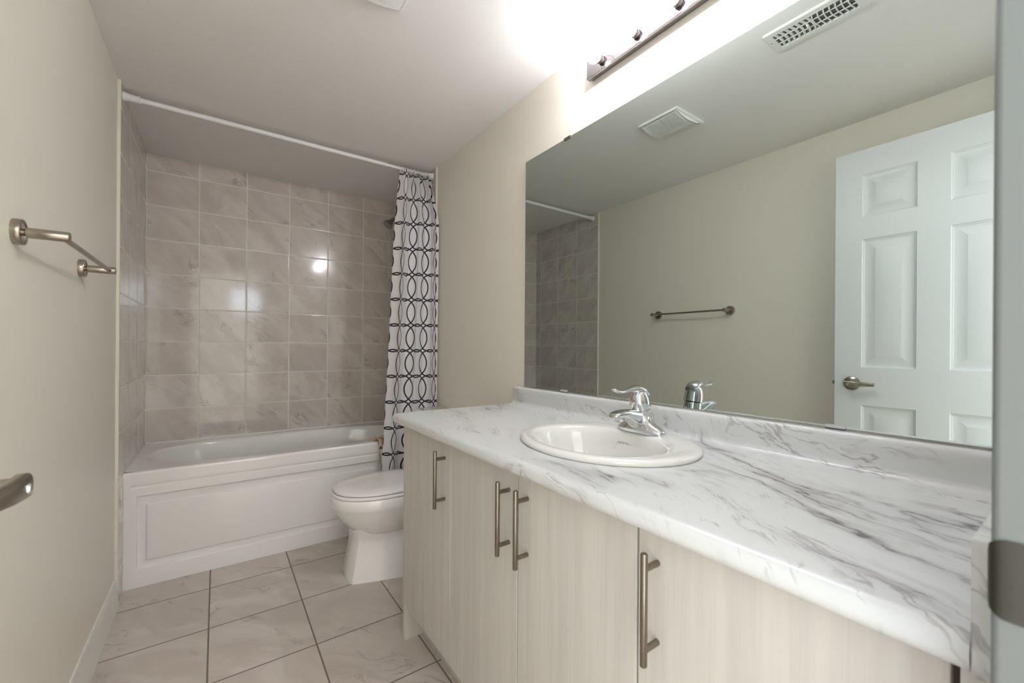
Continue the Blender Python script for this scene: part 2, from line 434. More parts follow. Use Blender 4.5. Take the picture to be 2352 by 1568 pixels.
box('latch', DX - .026, DX - .009, DY0, DY0 + .011, HZ - .009, HZ + .009, M_DRAB, door, bevel=.002)
box('latch_plate', DX - .030, DX - .005, DY0, DY0 + .0015, HZ - .028, HZ + .028, M_DRAB, door)
for z in (.22, 1.03, 1.85):
    G().rev([(.0065, -.045), (.0065, .045)], (DX - .0, DY1 - .006, z), 'z', 14).out('hinge', M_NICKELB, door, smooth=40)

# ================================================================= bathtub
tub = empty('bathtub', (W / 2, D / 2, 0), 'white alcove bathtub with a stepped panel apron under the tiled wall', 'bathtub')
X0, X1 = .0003, W - .0003
def Pa(u, v, d): return Vector((u, d, v))
gz = (.452, .470); rz = (.078, .420); gx = (.024, W - .024); rx = (.040, W - .04)
g = G()
us = sorted({X0, X1, *gx, *rx}); vs = [0, rz[0], rz[1], gz[0], gz[1], HT - .012]
g.holed(Pa, us, vs, [(gx[0], gx[1], *gz), (rx[0], rx[1], *rz)])
g.panel(Pa, [(gx[0], gx[1], *gz, 0), (gx[0] + .004, gx[1] - .004, gz[0] + .009, gz[1] - .002, .0075), (gx[0] + .008, gx[1] - .008, gz[0] + .013, gz[1] - .004, .0080)])
pr = (.083, W - .083, .118, .372)
def ring(k0, k1, k2, k3, d): return (k0, k1, k2, k3, d)
g.panel(Pa, [(rx[0], rx[1], rz[0], rz[1], 0), (rx[0] + .004, rx[1] - .004, rz[0] + .004, rz[1] - .003, .002),
             (rx[0] + .010, rx[1] - .010, rz[0] + .010, rz[1] - .007, .011), (rx[0] + .014, rx[1] - .014, rz[0] + .014, rz[1] - .010, .012),
             (pr[0] - .010, pr[1] + .010, pr[2] - .010, pr[3] + .010, .012), (pr[0] - .006, pr[1] + .006, pr[2] - .006, pr[3] + .006, .011),
             (pr[0], pr[1], pr[2], pr[3], .004), (pr[0] + .005, pr[1] - .005, pr[2] + .005, pr[3] - .005, .003)])
# rounded front lip
lip = [(0, HT - .012), (.0012, HT - .006), (.004, HT - .0022), (.009, HT), (.014, HT)]
g.loft([[Vector((x, a, b)) for a, b in lip] for x in (X0, X1)], False, False, False)
g.out('apron', M_TUB, tub, smooth=28)
# rim and basin
N = 96
outer = []
cx, cy = .735, .335
base = ell(cx, cy, HT, .683, .288, 2.9, N)
for p in base:
    d = Vector((p.x - cx, p.y - cy)); k = min([((X1 if d.x > 0 else X0) - cx) / d.x if abs(d.x) > 1e-6 else 9, ((D - .002 if d.y > 0 else .014) - cy) / d.y if abs(d.y) > 1e-6 else 9])
    outer.append(Vector((cx + d.x * k, cy + d.y * k, HT)))
loops = [outer]
for z, ax, ay, ox in ((HT, .683, .288, 0), (HT - .004, .679, .284, 0), (HT - .014, .674, .279, 0), (HT - .10, .655, .262, .004), (HT - .25, .615, .235, .015), (HT - .36, .565, .215, .03), (HT - .41, .52, .185, .035), (HT - .425, .42, .12, .04)):
    loops.append(ell(cx + ox, cy, z, ax, ay, 2.9, N))
g = G().loft(loops, False, True)
ledge = .010
g.out('basin', M_TUB, tub, smooth=40)
box('caulk_bead', X0, X1, D - .007, D - .001, HT - .002, HT + .007, M_TUB, tub, bevel=.003)
G().rev([(.032, 0), (.032, .006), (.026, .010), (.004, .011)], (cx + .04 + .5, cy, HT - .424), 'z').out('drain', M_CHROME, tub, smooth=40)

# ================================================================= curtain rod, curtain, shower head
RY, RZ = -.072, 2.207
rod = empty('shower_curtain_rod', (W / 2, RY, RZ), 'white tension rod spanning the tub alcove under the ceiling', 'curtain rod')
G().rev([(.0115, .05), (.0115, 1.17)], (0, RY, RZ), 'x', 24).out('outer_tube', M_WPLAST, rod, smooth=40)
G().rev([(.0095, 1.16), (.0095, W - .05)], (0, RY, RZ), 'x', 24).out('inner_tube', M_WPLAST, rod, smooth=40)
G().rev([(.0125, 1.152), (.0125, 1.170), (.0118, 1.172)], (0, RY, RZ), 'x', 24).out('collar', M_WPLAST, rod, smooth=40)
for a, s_ in ((0.0005, 1), (W - .0005, -1)):
    G().rev([(.0215, 0), (.0215, s_ * .003), (.0178, s_ * .012), (.0155, s_ * .030), (.0148, s_ * .050), (.0165, s_ * .051), (.0165, s_ * .057), (.0125, s_ * .058)], (a, RY, RZ), 'x', 28).out('end_cap', M_WPLAST, rod, smooth=40)

cur = empty('shower_curtain', (1.33, RY, 0), 'white shower curtain printed with dark ovals, bunched at the right end of its rod', 'shower curtain')
def interp(x, xs, ys_):
    for i in range(len(xs) - 1):
        if x <= xs[i + 1]:
            t_ = max(0, (x - xs[i]) / (xs[i + 1] - xs[i])); return ys_[i] + (ys_[i + 1] - ys_[i]) * t_
    return ys_[-1]
NU, NV, FOLDS, ZB = 260, 90, 3.3, .30
def cpoint(s, z):
    """s 0..1 across the bunch"""
    xl = interp(z, [.30, .58, 1.16, 1.82, 2.05, 2.2], [1.130, 1.150, 1.183, 1.212, 1.232, 1.250])
    drop = min(1, (2.2 - z) / .35); drop = drop * drop * (3 - 2 * drop)
    xr = 1.458 - .008 * (1 - drop)
    amp = (.013 + .013 * drop) * (1 + .25 * math.sin(7 * s + .8 * z))
    ph = 2 * PI * FOLDS * (s + .035 * math.sin(6 * s + .5 * z)) + .4
    yc = RY - .020 - drop * (.012 + .098 * s ** 1.5)
    y = yc + amp * math.sin(ph) * (1 - .3 * s * drop) + .004 * math.sin(2.0 * ph + 1) + .007 * (1 - drop) * math.sin(2 * PI * 7 * s)
    x = xl + (xr - xl) * s + .007 * math.sin(2 * ph + .6) * drop
    return Vector((min(x, 1.457), y, z))
ulen = [0.0]
prev = cpoint(0, 1.2)
for i in range(1, NU + 1):
    c = cpoint(i / NU, 1.2); ulen.append(ulen[-1] + (c - prev).length); prev = c
verts, faces, uvs = [], [], []
for i in range(NU + 1):
    s = i / NU
    ztop = RZ - .022 + .016 * math.cos(2 * PI * 7 * s)
    for j in range(NV + 1):
        z = ztop + (ZB - ztop) * j / NV
        verts.append(cpoint(s, z)); uvs.append((ulen[i], z - .012))
for i in range(NU):
    for j in range(NV):
        a = i * (NV + 1) + j; faces.append((a, a + 1, a + NV + 2, a + NV + 1))
me = bpy.data.meshes.new('curtain_cloth'); me.from_pydata(verts, [], faces); me.materials.append(M_CURT)
ul = me.uv_layers.new(name='uv')
for l in me.loops: ul.data[l.index].uv = uvs[l.vertex_index]
for p in me.polygons: p.use_smooth = True
cloth = bpy.data.objects.new('cloth', me); col.objects.link(cloth); cloth.parent = cur; cloth.matrix_parent_inverse = wm(cur).inverted()
# the corner that is tucked over the tub rim
verts, faces, uvs = [], [], []
path = [(-.060, .40), (-.040, .47), (-.022, .520), (-.010, .545), (.012, .553), (.04, .545), (.07, .52), (.085, .46)]
for i in range(25):
    s = i / 24
    for j, (py, pz) in enumerate(path):
        k = j / (len(path) - 1); wv = .012 * math.sin(9 * s + 2 * k)
        verts.append(Vector((1.100 + .10 * s + .045 * (1 - k) * (1 - s) + .02 * math.sin(4 * k), py - .012 * math.sin(7 * s) * (1 - k), pz + wv * .8 + .012 * s))); uvs.append((s * .22, pz + py))
for i in range(24):
    for j in range(len(path) - 1):
        a = i * len(path) + j; faces.append((a, a + 1, a + len(path) + 1, a + len(path)))
me = bpy.data.meshes.new('tucked_corner'); me.from_pydata(verts, [], faces)
t = NT('cream_oval_fabric')
src = M_CURT.copy(); src.name = 'cream_oval_print'
for n_ in src.node_tree.nodes:
    if n_.type == 'MIX' and n_.inputs[6].default_value[0] > .7: n_.inputs[6].default_value = rgb((222, 200, 178)); 
    if n_.type == 'MIX' and n_.inputs[7].default_value[0] > .7: n_.inputs[7].default_value = rgb((214, 192, 170))
me.materials.append(src); ul = me.uv_layers.new(name='uv')
for l in me.loops: ul.data[l.index].uv = uvs[l.vertex_index]
for p in me.polygons: p.use_smooth = True
tc = bpy.data.objects.new('tucked_corner', me); col.objects.link(tc); tc.parent = cur; tc.matrix_parent_inverse = wm(cur).inverted()
sm = tc.modifiers.new('sub', 'SUBSURF'); sm.levels = 1; sm.render_levels = 2
tc['label'] = 'cream inside of the hem folded over the tub rim'
for k in range(8):
    s = k / 7; x = 1.268 + .17 * s
    G().torus((x, RY, RZ - .006), .0185, .0022, 'x').out('ring', M_WPLAST, cur, smooth=60)

sh = empty('wall_shower', (W, .30, 2.03), 'grey shower head on a bent arm, high on the tiled wall beside the curtain', 'shower head')
SY = .30
G().rev([(.028, 0), (.028, -.004), (.016, -.012), (.010, -.014)], (W, SY, 2.035), 'x').out('flange', M_DRAB, sh, smooth=40)
G().tube([(W, SY, 2.035), (W - .05, SY, 2.036), (W - .09, SY, 2.026), (W - .125, SY, 2.0)], .0085).out('arm', M_DRAB, sh, smooth=50)
loops = []
ax = Vector((-.66, -.12, -.74)).normalized(); a1 = ax.cross(Vector((0, 1, 0))).normalized(); a2 = ax.cross(a1)
for r, d in ((.012, -.004), (.014, .006), (.013, .016), (.021, .030), (.031, .050), (.034, .060), (.034, .064), (.030, .066)):
    c = Vector((W - .125, SY, 2.0)) + ax * d
    loops.append([c + (a1 * math.cos(2 * PI * k / 28) + a2 * math.sin(2 * PI * k / 28)) * r for k in range(28)])
G().loft(loops).out('head', M_DRAB, sh, smooth=35)

# ================================================================= toilet
TY = -.450
toi = empty('toilet', (1.15, TY, 0), 'white two-piece toilet with closed lid between the bathtub and the vanity', 'toilet')
def egg(xf, xb, hw, z, n=2.2, seg=56, tip=.62):
    """plan outline, rounded in front (towards -x)"""
    l = []; xm = xf + (xb - xf) * tip
    for k in range(seg):
        a = 2 * PI * k / seg; c, s_ = math.cos(a), math.sin(a)
        rx_ = (xb - xm) if c > 0 else (xm - xf); nn = 3.2 if c > 0 else n
        l.append(Vector((xm + rx_ * math.copysign(abs(c) ** (2 / nn), c), TY + hw * math.copysign(abs(s_) ** (2 / nn), s_), z)))
    return l
g = G().loft([egg(.93, 1.19, .085, .195), egg(.890, 1.20, .122, .222), egg(.850, 1.21, .152, .262), egg(.823, 1.215, .169, .300), egg(.807, 1.22, .178, .330), egg(.802, 1.22, .181, .340), egg(.794, 1.225, .186, .352), egg(.790, 1.225, .188, .36), egg(.790, 1.225, .188, .392), egg(.795, 1.225, .184, .401), egg(.81, 1.22, .172, .404)])
g.out('bowl', M_PORC, toi, smooth=50)
# foot: flat-fronted pedestal that flares to the floor
def foot(x0, w0, x1, w1, z):
    c = .018
    return [Vector(p) for p in ((x0, TY - w0 + c, z), (x0 + c * .6, TY - w0, z), (x0 + .12, TY - (w0 + w1) / 2 - .004, z), (x1 - .05, TY - w1, z), (x1, TY - w1, z), (x1, TY + w1, z), (x1 - .05, TY + w1, z), (x0 + .12, TY + (w0 + w1) / 2 + .004, z), (x0 + c * .6, TY + w0, z), (x0, TY + w0 - c, z))]
g = G().loft([foot(.858, .084, 1.13, .150, 0), foot(.858, .083, 1.13, .148, .012), foot(.872, .078, 1.11, .128, .09), foot(.884, .073, 1.10, .112, .16), foot(.888, .078, 1.12, .108, .20), foot(.885, .088, 1.15, .110, .235), foot(.90, .096, 1.16, .11, .27)])
g.out('pedestal', M_PORC, toi, smooth=32)
def back(x0, w, x1, z): return [Vector(p) for p in ((x0, TY - w, z), (x1 - .02, TY - w, z), (x1, TY - w + .02, z), (x1, TY + w - .02, z), (x1 - .02, TY + w, z), (x0, TY + w, z))]
G().loft([back(1.10, .118, 1.35, 0), back(1.10, .115, 1.35, .05), back(1.10, .085, 1.36, .066), back(1.10, .075, 1.38, .17), back(1.10, .10, 1.40, .28), back(1.12, .135, 1.44, .36), back(1.13, .15, 1.45, .40)]).out('trapway', M_PORC, toi, smooth=40)
G().loft([egg(.797, 1.23, .183, .4045), egg(.793, 1.232, .186, .408), egg(.793, 1.232, .186, .415), egg(.798, 1.23, .182, .4185)]).out('seat', M_SEAT, toi, smooth=35)
G().loft([egg(.802, 1.235, .180, .4215), egg(.800, 1.237, .182, .425), egg(.801, 1.237, .181, .431), egg(.812, 1.23, .172, .4355), egg(.88, 1.21, .115, .441), egg(.97, 1.16, .04, .4425)]).out('lid', M_SEAT, toi, smooth=45)
for s_ in (-1, 1): box('hinge_block', 1.225, 1.262, TY + s_ * .075 - .018, TY + s_ * .075 + .018, .404, .432, M_SEAT, toi, bevel=.006)
def rr(x0, x1, hw, z, r=.035, k=6):
    l = []
    for cx_, cy_, a0 in ((x1 - .012, TY + hw - .012, 0), (x0 + r, TY + hw - r, 90), (x0 + r, TY - hw + r, 180), (x1 - .012, TY - hw + .012, 270)):
        q = r if a0 in (90, 180) else .012
        for i in range(k + 1):
            a = math.radians(a0 + 90 * i / k); l.append(Vector((cx_ + q * math.cos(a), cy_ + q * math.sin(a), z)))
    return l
G().loft([rr(1.300, 1.455, .185, .402), rr(1.292, 1.458, .192, .43), rr(1.275, 1.46, .205, .72)]).out('tank', M_PORC, toi, smooth=40)
G().loft([rr(1.268, 1.464, .210, .72), rr(1.262, 1.465, .216, .726), rr(1.262, 1.465, .216, .746), rr(1.266, 1.464, .212, .754), rr(1.276, 1.458, .20, .757)]).out('tank_lid', M_PORC, toi, smooth=40)
G().tube([(1.275, TY + .15, .675), (1.258, TY + .15, .675)], .011).out('flush_button_base', M_CHROME, toi, smooth=40)
G().tube([(1.256, TY + .155, .675), (1.254, TY + .12, .674), (1.252, TY + .08, .668)], [.007, .006, .0065]).out('flush_lever', M_CHROME, toi, smooth=40)

# ================================================================= vanity
DZB, DZT = .145, HC - .040
def bar_handle(y, parent):
    x = CAB - .035
    h = G().rev([(.0046, .616), (.0058, .6175), (.0058, .7925), (.0046, .794)], (x, y, 0), 'z', 20).out('handle', M_NICKEL, parent, smooth=40)
    for z in (.641, .769):
        G().rev([(.0052, 0), (.0052, .0345)], (x, y, z), 'x', 16).out('handle_post', M_NICKEL, h, smooth=40)
    # posts belong to the handle, kept as its own mesh pieces
    return h
def cab_door(y0, y1, hy, parent):
    d = box('cabinet_door', CAB, CAB + .018, y1, y0, DZB, DZT, M_WOOD, parent, bevel=.0012)
    x = CAB - .035
    g = G().rev([(.0046, .616), (.0058, .6175), (.0058, .7925), (.0046, .794)], (x, hy, 0), 'z', 20)
    for z in (.641, .769): g.rev([(.0052, 0), (.0052, .0345)], (x, hy, z), 'x', 16)
    h = g.out('handle', M_NICKEL, d, smooth=40); h['label'] = 'brushed nickel bar handle'
    return d
Y = [-1.013, -1.031, -1.4075, -1.756, -2.1015, -2.472]
def carcass(name, y0, y1, parent):
    g = G(); x0, x1 = CAB + .0195, WR - .004
    g.box(x0, x1, y1, y1 + .015, DZB - .035, HC - .034); g.box(x0, x1, y0 - .015, y0, DZB - .035, HC - .034)
    g.box(x0, x1, y1 + .015, y0 - .015, DZB - .035, DZB - .02); g.box(x1 - .01, x1, y1 + .015, y0 - .015, DZB - .02, HC - .034)
    g.box(x0, x0 + .08, y1 + .015, y0 - .015, HC - .05, HC - .034)
    return g.out(name, M_CARC, parent)
v1 = empty('vanity_cabinet', (1.2, -1.21, 0), 'pale wood vanity unit with one door at the toilet end, with the end panel', 'cabinet', 'vanity units under the countertop')
carcass('carcass', Y[1] - .0005, Y[2] - .0005, v1)
box('end_panel', CAB, WR - .004, Y[1], Y[0], 0, HC - .034, M_WOOD, v1, bevel=.001)
cab_door(Y[1] - .0005, Y[2] + .0012, -1.3685, v1)
v2 = empty('vanity_cabinet', (1.2, -1.75, 0), 'pale wood two-door vanity unit with paired handles under the sink', 'cabinet', 'vanity units under the countertop')
carcass('carcass', Y[2] - .001, Y[4] - .001, v2)
cab_door(Y[2] - .0012, Y[3] + .0018, -1.7205, v2); cab_door(Y[3] - .0018, Y[4] + .0022, -1.7945, v2)
v3 = empty('vanity_cabinet', (1.2, -2.29, 0), 'pale wood vanity unit nearest the doorway, with the largest handle in view', 'cabinet', 'vanity units under the countertop')
carcass('carcass', Y[4] - .0015, Y[5] - .001, v3)
cab_door(Y[4] - .0022, Y[5] + .000, -2.141, v3)
box('filler_strip', CAB + .004, CAB + .022, NEAR + .001, Y[5] - .006, DZB, DZT, M_CARC, v3)
box('edge_strip', CAB + .019, CAB + .022, Y[5] - .006, Y[5] + .002, DZB, DZT, M_DARKEDGE, v3)
for vv, a, b in ((v1, Y[1], Y[2]), (v2, Y[2] - .002, Y[4]), (v3, Y[4] - .002, NEAR + .001)):
    box('toe_kick', CAB + .075, CAB + .09, b, a - .001, 0, DZB - .036, M_WOOD, vv)

# ---- worktop
ct = empty('countertop', (1.18, -1.75, HC), 'long white marble-look countertop with dark veins, set over the vanity units', 'countertop')
NX, TK, CY0, CY1 = .886, .034, -1.008, NEAR + .0205
prof = [(NX + .03, HC - TK), (NX + .012, HC - TK), (NX + .005, HC - TK + .003), (NX + .001, HC - TK + .010), (NX, HC - .018), (NX + .0015, HC - .010), (NX + .0055, HC - .004), (NX + .012, HC - .0008), (NX + .020, HC), (1.425, HC), (1.437, HC + .002), (1.443, HC + .008), (1.445, HC + .016), (1.445, HC + .05), (1.445, HC + .066), (1.447, HC + .072), (1.452, HC + .0755), (1.458, HC + .0755), (1.470, HC + .0755), (1.470, HC - TK), (1.44, HC - TK), (1.44, HC - TK + .002), (NX + .03, HC - TK + .002)]
# sink cut-out is left in the slab: outline at the bowl
SX, SYc = 1.195, -1.786
def slab(y0, y1):
    return [[Vector((a, y, b)) for a, b in prof] for y in (y0, y1)]
SA, SB = SYc + .27, SYc - .27
g = G()
g.loft(slab(CY0, SA)); g.loft(slab(SB, CY1))
g.loft([[Vector((a, y, b)) for a, b in prof[:9]] for y in (SA, SB)], False, False, False)
g.loft([[Vector((a, y, b)) for a, b in prof[9:20]] for y in (SA, SB)], False, False, False)
for zz in (HC, HC - TK):                     # faces pierced by the oval cut-out
    inner = ell(SX, SYc, zz, .184, .217, 2.0, 96); x0, x1 = (NX + .020, 1.425) if zz == HC else (NX + .03, 1.47)
    outer = []
    for p in inner:
        dx, dy = p.x - SX, p.y - SYc
        k = min(((x1 if dx > 0 else x0) - SX) / dx if abs(dx) > 1e-7 else 99, ((SA if dy > 0 else SB) - SYc) / dy if abs(dy) > 1e-7 else 99)
        outer.append(Vector((SX + dx * k, SYc + dy * k, zz)))
    for cxx, cyy in ((x0, SA), (x0, SB), (x1, SA), (x1, SB)):
        j = min(range(len(outer)), key=lambda i: (outer[i] - Vector((cxx, cyy, zz))).length); outer[j] = Vector((cxx, cyy, zz))
    g.loft([outer, inner], False, False)
g.loft([ell(SX, SYc, HC, .184, .217, 2.0, 96), ell(SX, SYc, HC - TK, .184, .217, 2.0, 96)], False, False)
g.out('worktop', M_MARBLE, ct, smooth=40)
G().box(NX + .002, 1.470, NEAR + .0008, CY1 - .0004, HC - TK, HC + .088).out('side_splash', M_MARBLE, ct, bevel=.0015)

# ---- sink
snk = empty('sink', (SX, SYc, HC), 'oval white drop-in sink set in the marble-look countertop', 'sink')
ix, iy = SX - .030, SYc + .005
loops = [ell(SX, SYc, HC + .0005, .210, .247), ell(SX, SYc, HC + .004, .2125, .2495), ell(SX, SYc, HC + .009, .212, .249), ell(SX, SYc, HC + .0135, .206, .243), ell(SX - .002, SYc, HC + .0155, .196, .233),
         ell(ix + .004, iy, HC + .0155, .165, .207), ell(ix, iy, HC + .013, .153, .197), ell(ix, iy, HC + .006, .145, .190), ell(ix, iy, HC - .006, .139, .184), ell(ix + .002, iy, HC - .03, .131, .174), ell(ix + .004, iy, HC - .075, .122, .160), ell(ix + .006, iy, HC - .115, .095, .125), ell(ix + .008, iy, HC - .135, .06, .078), ell(ix + .01, iy, HC - .142, .024, .024)]
G().loft(loops, False, True).out('bowl', M_SINK, snk, smooth=60)
G().rev([(.022, 0), (.022, .002), (.016, .003), (.015, .008), (.003, .010)], (ix + .01, iy, HC - .143), 'z').out('drain', M_CHROME, snk, smooth=40)
G().rev([(.007, 0), (.007, .003)], (ix + .125, iy, HC - .06), 'x', 16).out('overflow_hole', M_BLACK, snk, smooth=40)

# ---- faucet
fx, fy, fz = 1.334, -1.796, HC + .0155
fau = empty('faucet', (fx, fy, fz), 'chrome single-lever faucet standing on the back of the oval sink', 'faucet')
def stad(cx_, hl, r, z, seg=40, n=2.6):
    l = []
    for k in range(seg):
        a = 2 * PI * k / seg; c, s_ = math.cos(a), math.sin(a)
        l.append(Vector((cx_ + r * math.copysign(abs(c) ** (2 / n), c), fy + hl * math.copysign(abs(s_) ** (2 / n), s_), z)))
    return l
G().loft([stad(fx, .077, .026, fz), stad(fx, .078, .027, fz + .004), stad(fx, .076, .026, fz + .010), stad(fx, .066, .0245, fz + .017), stad(fx, .048, .024, fz + .025), stad(fx, .032, .0235, fz + .036), stad(fx, .025, .023, fz + .050)]).out('base', M_CHROME, fau, smooth=60)
# spout: deep at the root, slim at the tip
loops = []
for x, zt, zb, hw in ((fx + .01, .062, .006, .022), (fx - .012, .064, .006, .0215), (fx - .03, .066, .014, .021), (fx - .05, .068, .030, .0205), (fx - .07, .0685, .042, .020), (fx - .092, .067, .047, .0195), (fx - .108, .064, .048, .0185), (fx - .118, .060, .0485, .015), (fx - .122, .056, .050, .009)):
    c = (zt + zb) / 2; hh = (zt - zb) / 2
    loops.append([Vector((x, fy + hw * math.copysign(abs(math.cos(a)) ** .6, math.cos(a)), fz + c + hh * math.copysign(abs(math.sin(a)) ** .7, math.sin(a)))) for a in [2 * PI * k / 24 for k in range(24)]])
G().loft(loops).out('spout', M_CHROME, fau, smooth=50)
G().rev([(.0115, .036), (.0125, .038), (.0125, .050)], (fx - .100, fy, fz), 'z', 24).out('aerator', M_CHROME, fau, smooth=40)
def tilt(c, prof_, ang, seg=28):
    a_ = Vector((math.sin(ang), 0, math.cos(ang))); b1 = Vector((math.cos(ang), 0, -math.sin(ang))); b2 = Vector((0, 1, 0))
    return [[Vector(c) + a_ * d + (b1 * math.cos(2 * PI * k / seg) + b2 * math.sin(2 * PI * k / seg)) * r for k in range(seg)] for r, d in prof_]
c0 = (fx + .004, fy, fz + .035)
G().loft(tilt(c0, [(.0285, -.012), (.0275, .015), (.0270, .030)], -.16)).out('body', M_CHROME, fau, smooth=40)
lv = G().loft(tilt(c0, [(.0245, .0305), (.0285, .032), (.0290, .046), (.0280, .060), (.0248, .073), (.0190, .083), (.010, .0895), (.002, .091)], -.20)).out('lever_cap', M_CHROME, fau, smooth=40)
loops = []
for dx, dz, hw, hh in ((.016, .108, .018, .008), (-.002, .1195, .0215, .0100), (-.020, .1240, .0205, .0105), (-.040, .1225, .0160, .0090), (-.060, .1205, .0092, .0052), (-.078, .1180, .0082, .0046), (-.094, .1185, .0092, .0044), (-.106, .1215, .0104, .0042), (-.114, .1250, .0088, .0036), (-.118, .1270, .0050, .0022)):
    loops.append([Vector((fx + dx, fy + hw * math.cos(a), fz + dz + hh * math.sin(a))) for a in [2 * PI * k / 18 for k in range(18)]])
G().loft(loops).out('lever', M_CHROME, fau, smooth=60)
G().rev([(.0019, 0), (.0019, -.001)], (fx - .0395, fy - .0015, fz + .088), 'x', 12).out('temperature_dot', M_RED, fau, smooth=40)
G().tube([(fx + .040, fy, fz - .002), (fx + .040, fy, fz + .055)], .003).out('lift_rod', M_CHROME, fau, smooth=40)

# the maker's mark printed in the bowl
def text_mesh(txt, size, parent, name, mat, M):
    cu = bpy.data.curves.new(name, 'FONT'); cu.body = txt; cu.size = size; cu.extrude = .0001; cu.space_character = 1.15
    tmp = bpy.data.objects.new('tmp', cu); col.objects.link(tmp)
    dg = bpy.context.evaluated_depsgraph_get(); me_ = bpy.data.meshes.new_from_object(tmp.evaluated_get(dg))
    bpy.data.objects.remove(tmp); bpy.data.curves.remove(cu)
    me_.transform(M); me_.materials.clear(); me_.materials.append(mat)
    o = bpy.data.objects.new(name, me_); col.objects.link(o); o.parent = parent; o.matrix_parent_inverse = wm(parent).inverted(); return o
M_INK = plain('grey_ink', (112, 112, 108), .5)

# ================================================================= mirror
mir = empty('wall_mirror', (WR - .003, -1.78, .9427), 'large frameless wall mirror above the countertop, showing the open door', 'mirror')
MY0, MY1, MZ0, MZ1 = -1.067, NEAR + .006, .9435, 1.9425
G().box(W, WR - .0008, MY1, MY0, MZ0, MZ1).out('backing', M_GLASSEDGE, mir)
G().add([(W - .0002, MY0 - .0008, MZ0 + .0008), (W - .0002, MY1 + .0008, MZ0 + .0008), (W - .0002, MY1 + .0008, MZ1 - .0008), (W - .0002, MY0 - .0008, MZ1 - .0008)], [(0, 1, 2, 3)]).out('glass', M_MIRROR, mir)
for y, z, s_ in ((-1.338, MZ1, 1), (-1.328, MZ0, -1), (-2.215, MZ0, -1)):
    g = G(); g.box(W - .003, W - .0006, y - .018, y + .018, z - .007 if s_ > 0 else z - .0025, z + .0025 if s_ > 0 else z + .007)
    g.box(W - .003, WR - .001, y - .018, y + .018, min(z + s_ * .0004, z + s_ * .0028), max(z + s_ * .0004, z + s_ * .0028))
    o = g.out('mirror_clip', M_DRAB if s_ > 0 else M_CLIP, mir)

# ================================================================= vanity light
LF, LY0, LY1, LZ0, LZ1 = 1.443, -1.463, -2.058, 2.096, 2.167
vl = empty('vanity_light', (WR, -1.78, 2.106), 'polished bar light with clear globe bulbs above the mirror', 'light fixture')
G().box(LF, LF + .018, LY1, LY0, LZ0, LZ1).out('face_plate', M_PLATE, vl, bevel=.0012)
G().box(LF + .0182, WR - .0003, LY1 + .004, LY0 - .004, LZ0 + .004, LZ1 - .004).out('back_box', M_PLATE, vl)
for k in range(4):
    y, z, xb = -1.5325 - .1505 * k, 2.131, 1.406
    so = G().rev([(.0125, 0), (.0125, -.006), (.0145, -.0065), (.0145, -.009), (.0115, -.0095), (.0115, -.0125), (.0135, -.013), (.0135, -.0155), (.0105, -.016)], (LF, y, z), 'x', 24).out('socket', M_DRAB, vl, smooth=35)
    pr_ = [(.0095, .0245), (.0098, .0222)] + [(.0265 * math.sin(a), .0265 * math.cos(a)) for a in [math.radians(22 + 158 * i / 18) for i in range(18)]] + [(.0006, -.0265)]
    b = G().rev(pr_, (xb, y, z), 'x', 32).out('light_bulb', M_BULB, vl, smooth=60)
    b['label'] = 'clear lit globe bulb'
    G().rev([(.0075 * math.sin(PI * i / 10) + .0002, .0095 * math.cos(PI * i / 10)) for i in range(11)], (xb, y, z), 'x', 16).out('filament', M_GLOW, b, smooth=60)

# ================================================================= ceiling fan grille and register
fan = empty('exhaust_fan', (.73, -1.297, H), 'square white exhaust fan grille with fine curved slots on the ceiling', 'exhaust fan')
FX0, FX1, FY0, FY1 = .615, .843, -1.408, -1.190
g = G(); k = .012
def Pc(u, v, d): return Vector((u, v, H - d))
def hump(u): t_ = (u - FX0) / (FX1 - FX0); return .009 + .020 * math.sin(PI * min(1, max(0, t_)))
# rim
g.loft([[Pc(u, v, d) for u, v in ((FX0 + e, FY0 + e), (FX1 - e, FY0 + e), (FX1 - e, FY1 - e), (FX0 + e, FY1 - e))] for e, d in ((0, 0), (0, .005), (.003, .0085), (.011, .009), (.013, .006))], False, False)
fr_ = g.out('frame', M_FAN, fan, smooth=30)
box('cavity', FX0 + .010, FX1 - .010, FY0 + .010, FY1 - .010, H - .0045, H - .0005, M_BLACK, fan)
g = G()
def arc_strip(u0, u1, v0, v1, n=10, t_=.0025):
    lp = []
    for i in range(n + 1):
        u = u0 + (u1 - u0) * i / n; h = hump(u)
        lp.append([Pc(u, v0, h), Pc(u, v1, h), Pc(u, v1, h - t_), Pc(u, v0, h - t_)])
    g.loft(lp)
ux0, ux1 = FX0 + .012, FX1 - .012
arc_strip(ux0, ux1, FY0 + .011, FY0 + .024); arc_strip(ux0, ux1, FY1 - .024, FY1 - .011)
b0, b1 = .690, .722
g.loft([[Pc(u, v, hump(u)) for v in (FY0 + .02, FY1 - .02)] + [Pc(u, v, hump(u) - .0025) for v in (FY1 - .02, FY0 + .02)] for u in [b0 + (b1 - b0) * i / 6 for i in range(7)]])
for a_, b_ in ((ux0, ux0 + .006), (ux1 - .006, ux1)):
    g.loft([[Pc(u, v, hump(u)) for v in (FY0 + .02, FY1 - .02)] + [Pc(u, v, hump(u) - .0025) for v in (FY1 - .02, FY0 + .02)] for u in (a_, b_)])
for v_ in (FY0 + .011, FY1 - .011):
    us_ = [ux0 + (ux1 - ux0) * i / 12 for i in range(13)]
    g.loft([[Pc(u, v_, hump(u)), Pc(u, v_, .004)] for u in us_], False, False, False)
NS = 30
for i in range(NS):
    v = FY0 + .0265 + (FY1 - FY0 - .053) * i / (NS - 1)
    arc_strip(ux0, b0, v - .0017, v + .0017, 6); arc_strip(b1, ux1, v - .0017, v + .0017, 8)
g.out('grille', M_FAN, fan, smooth=30)

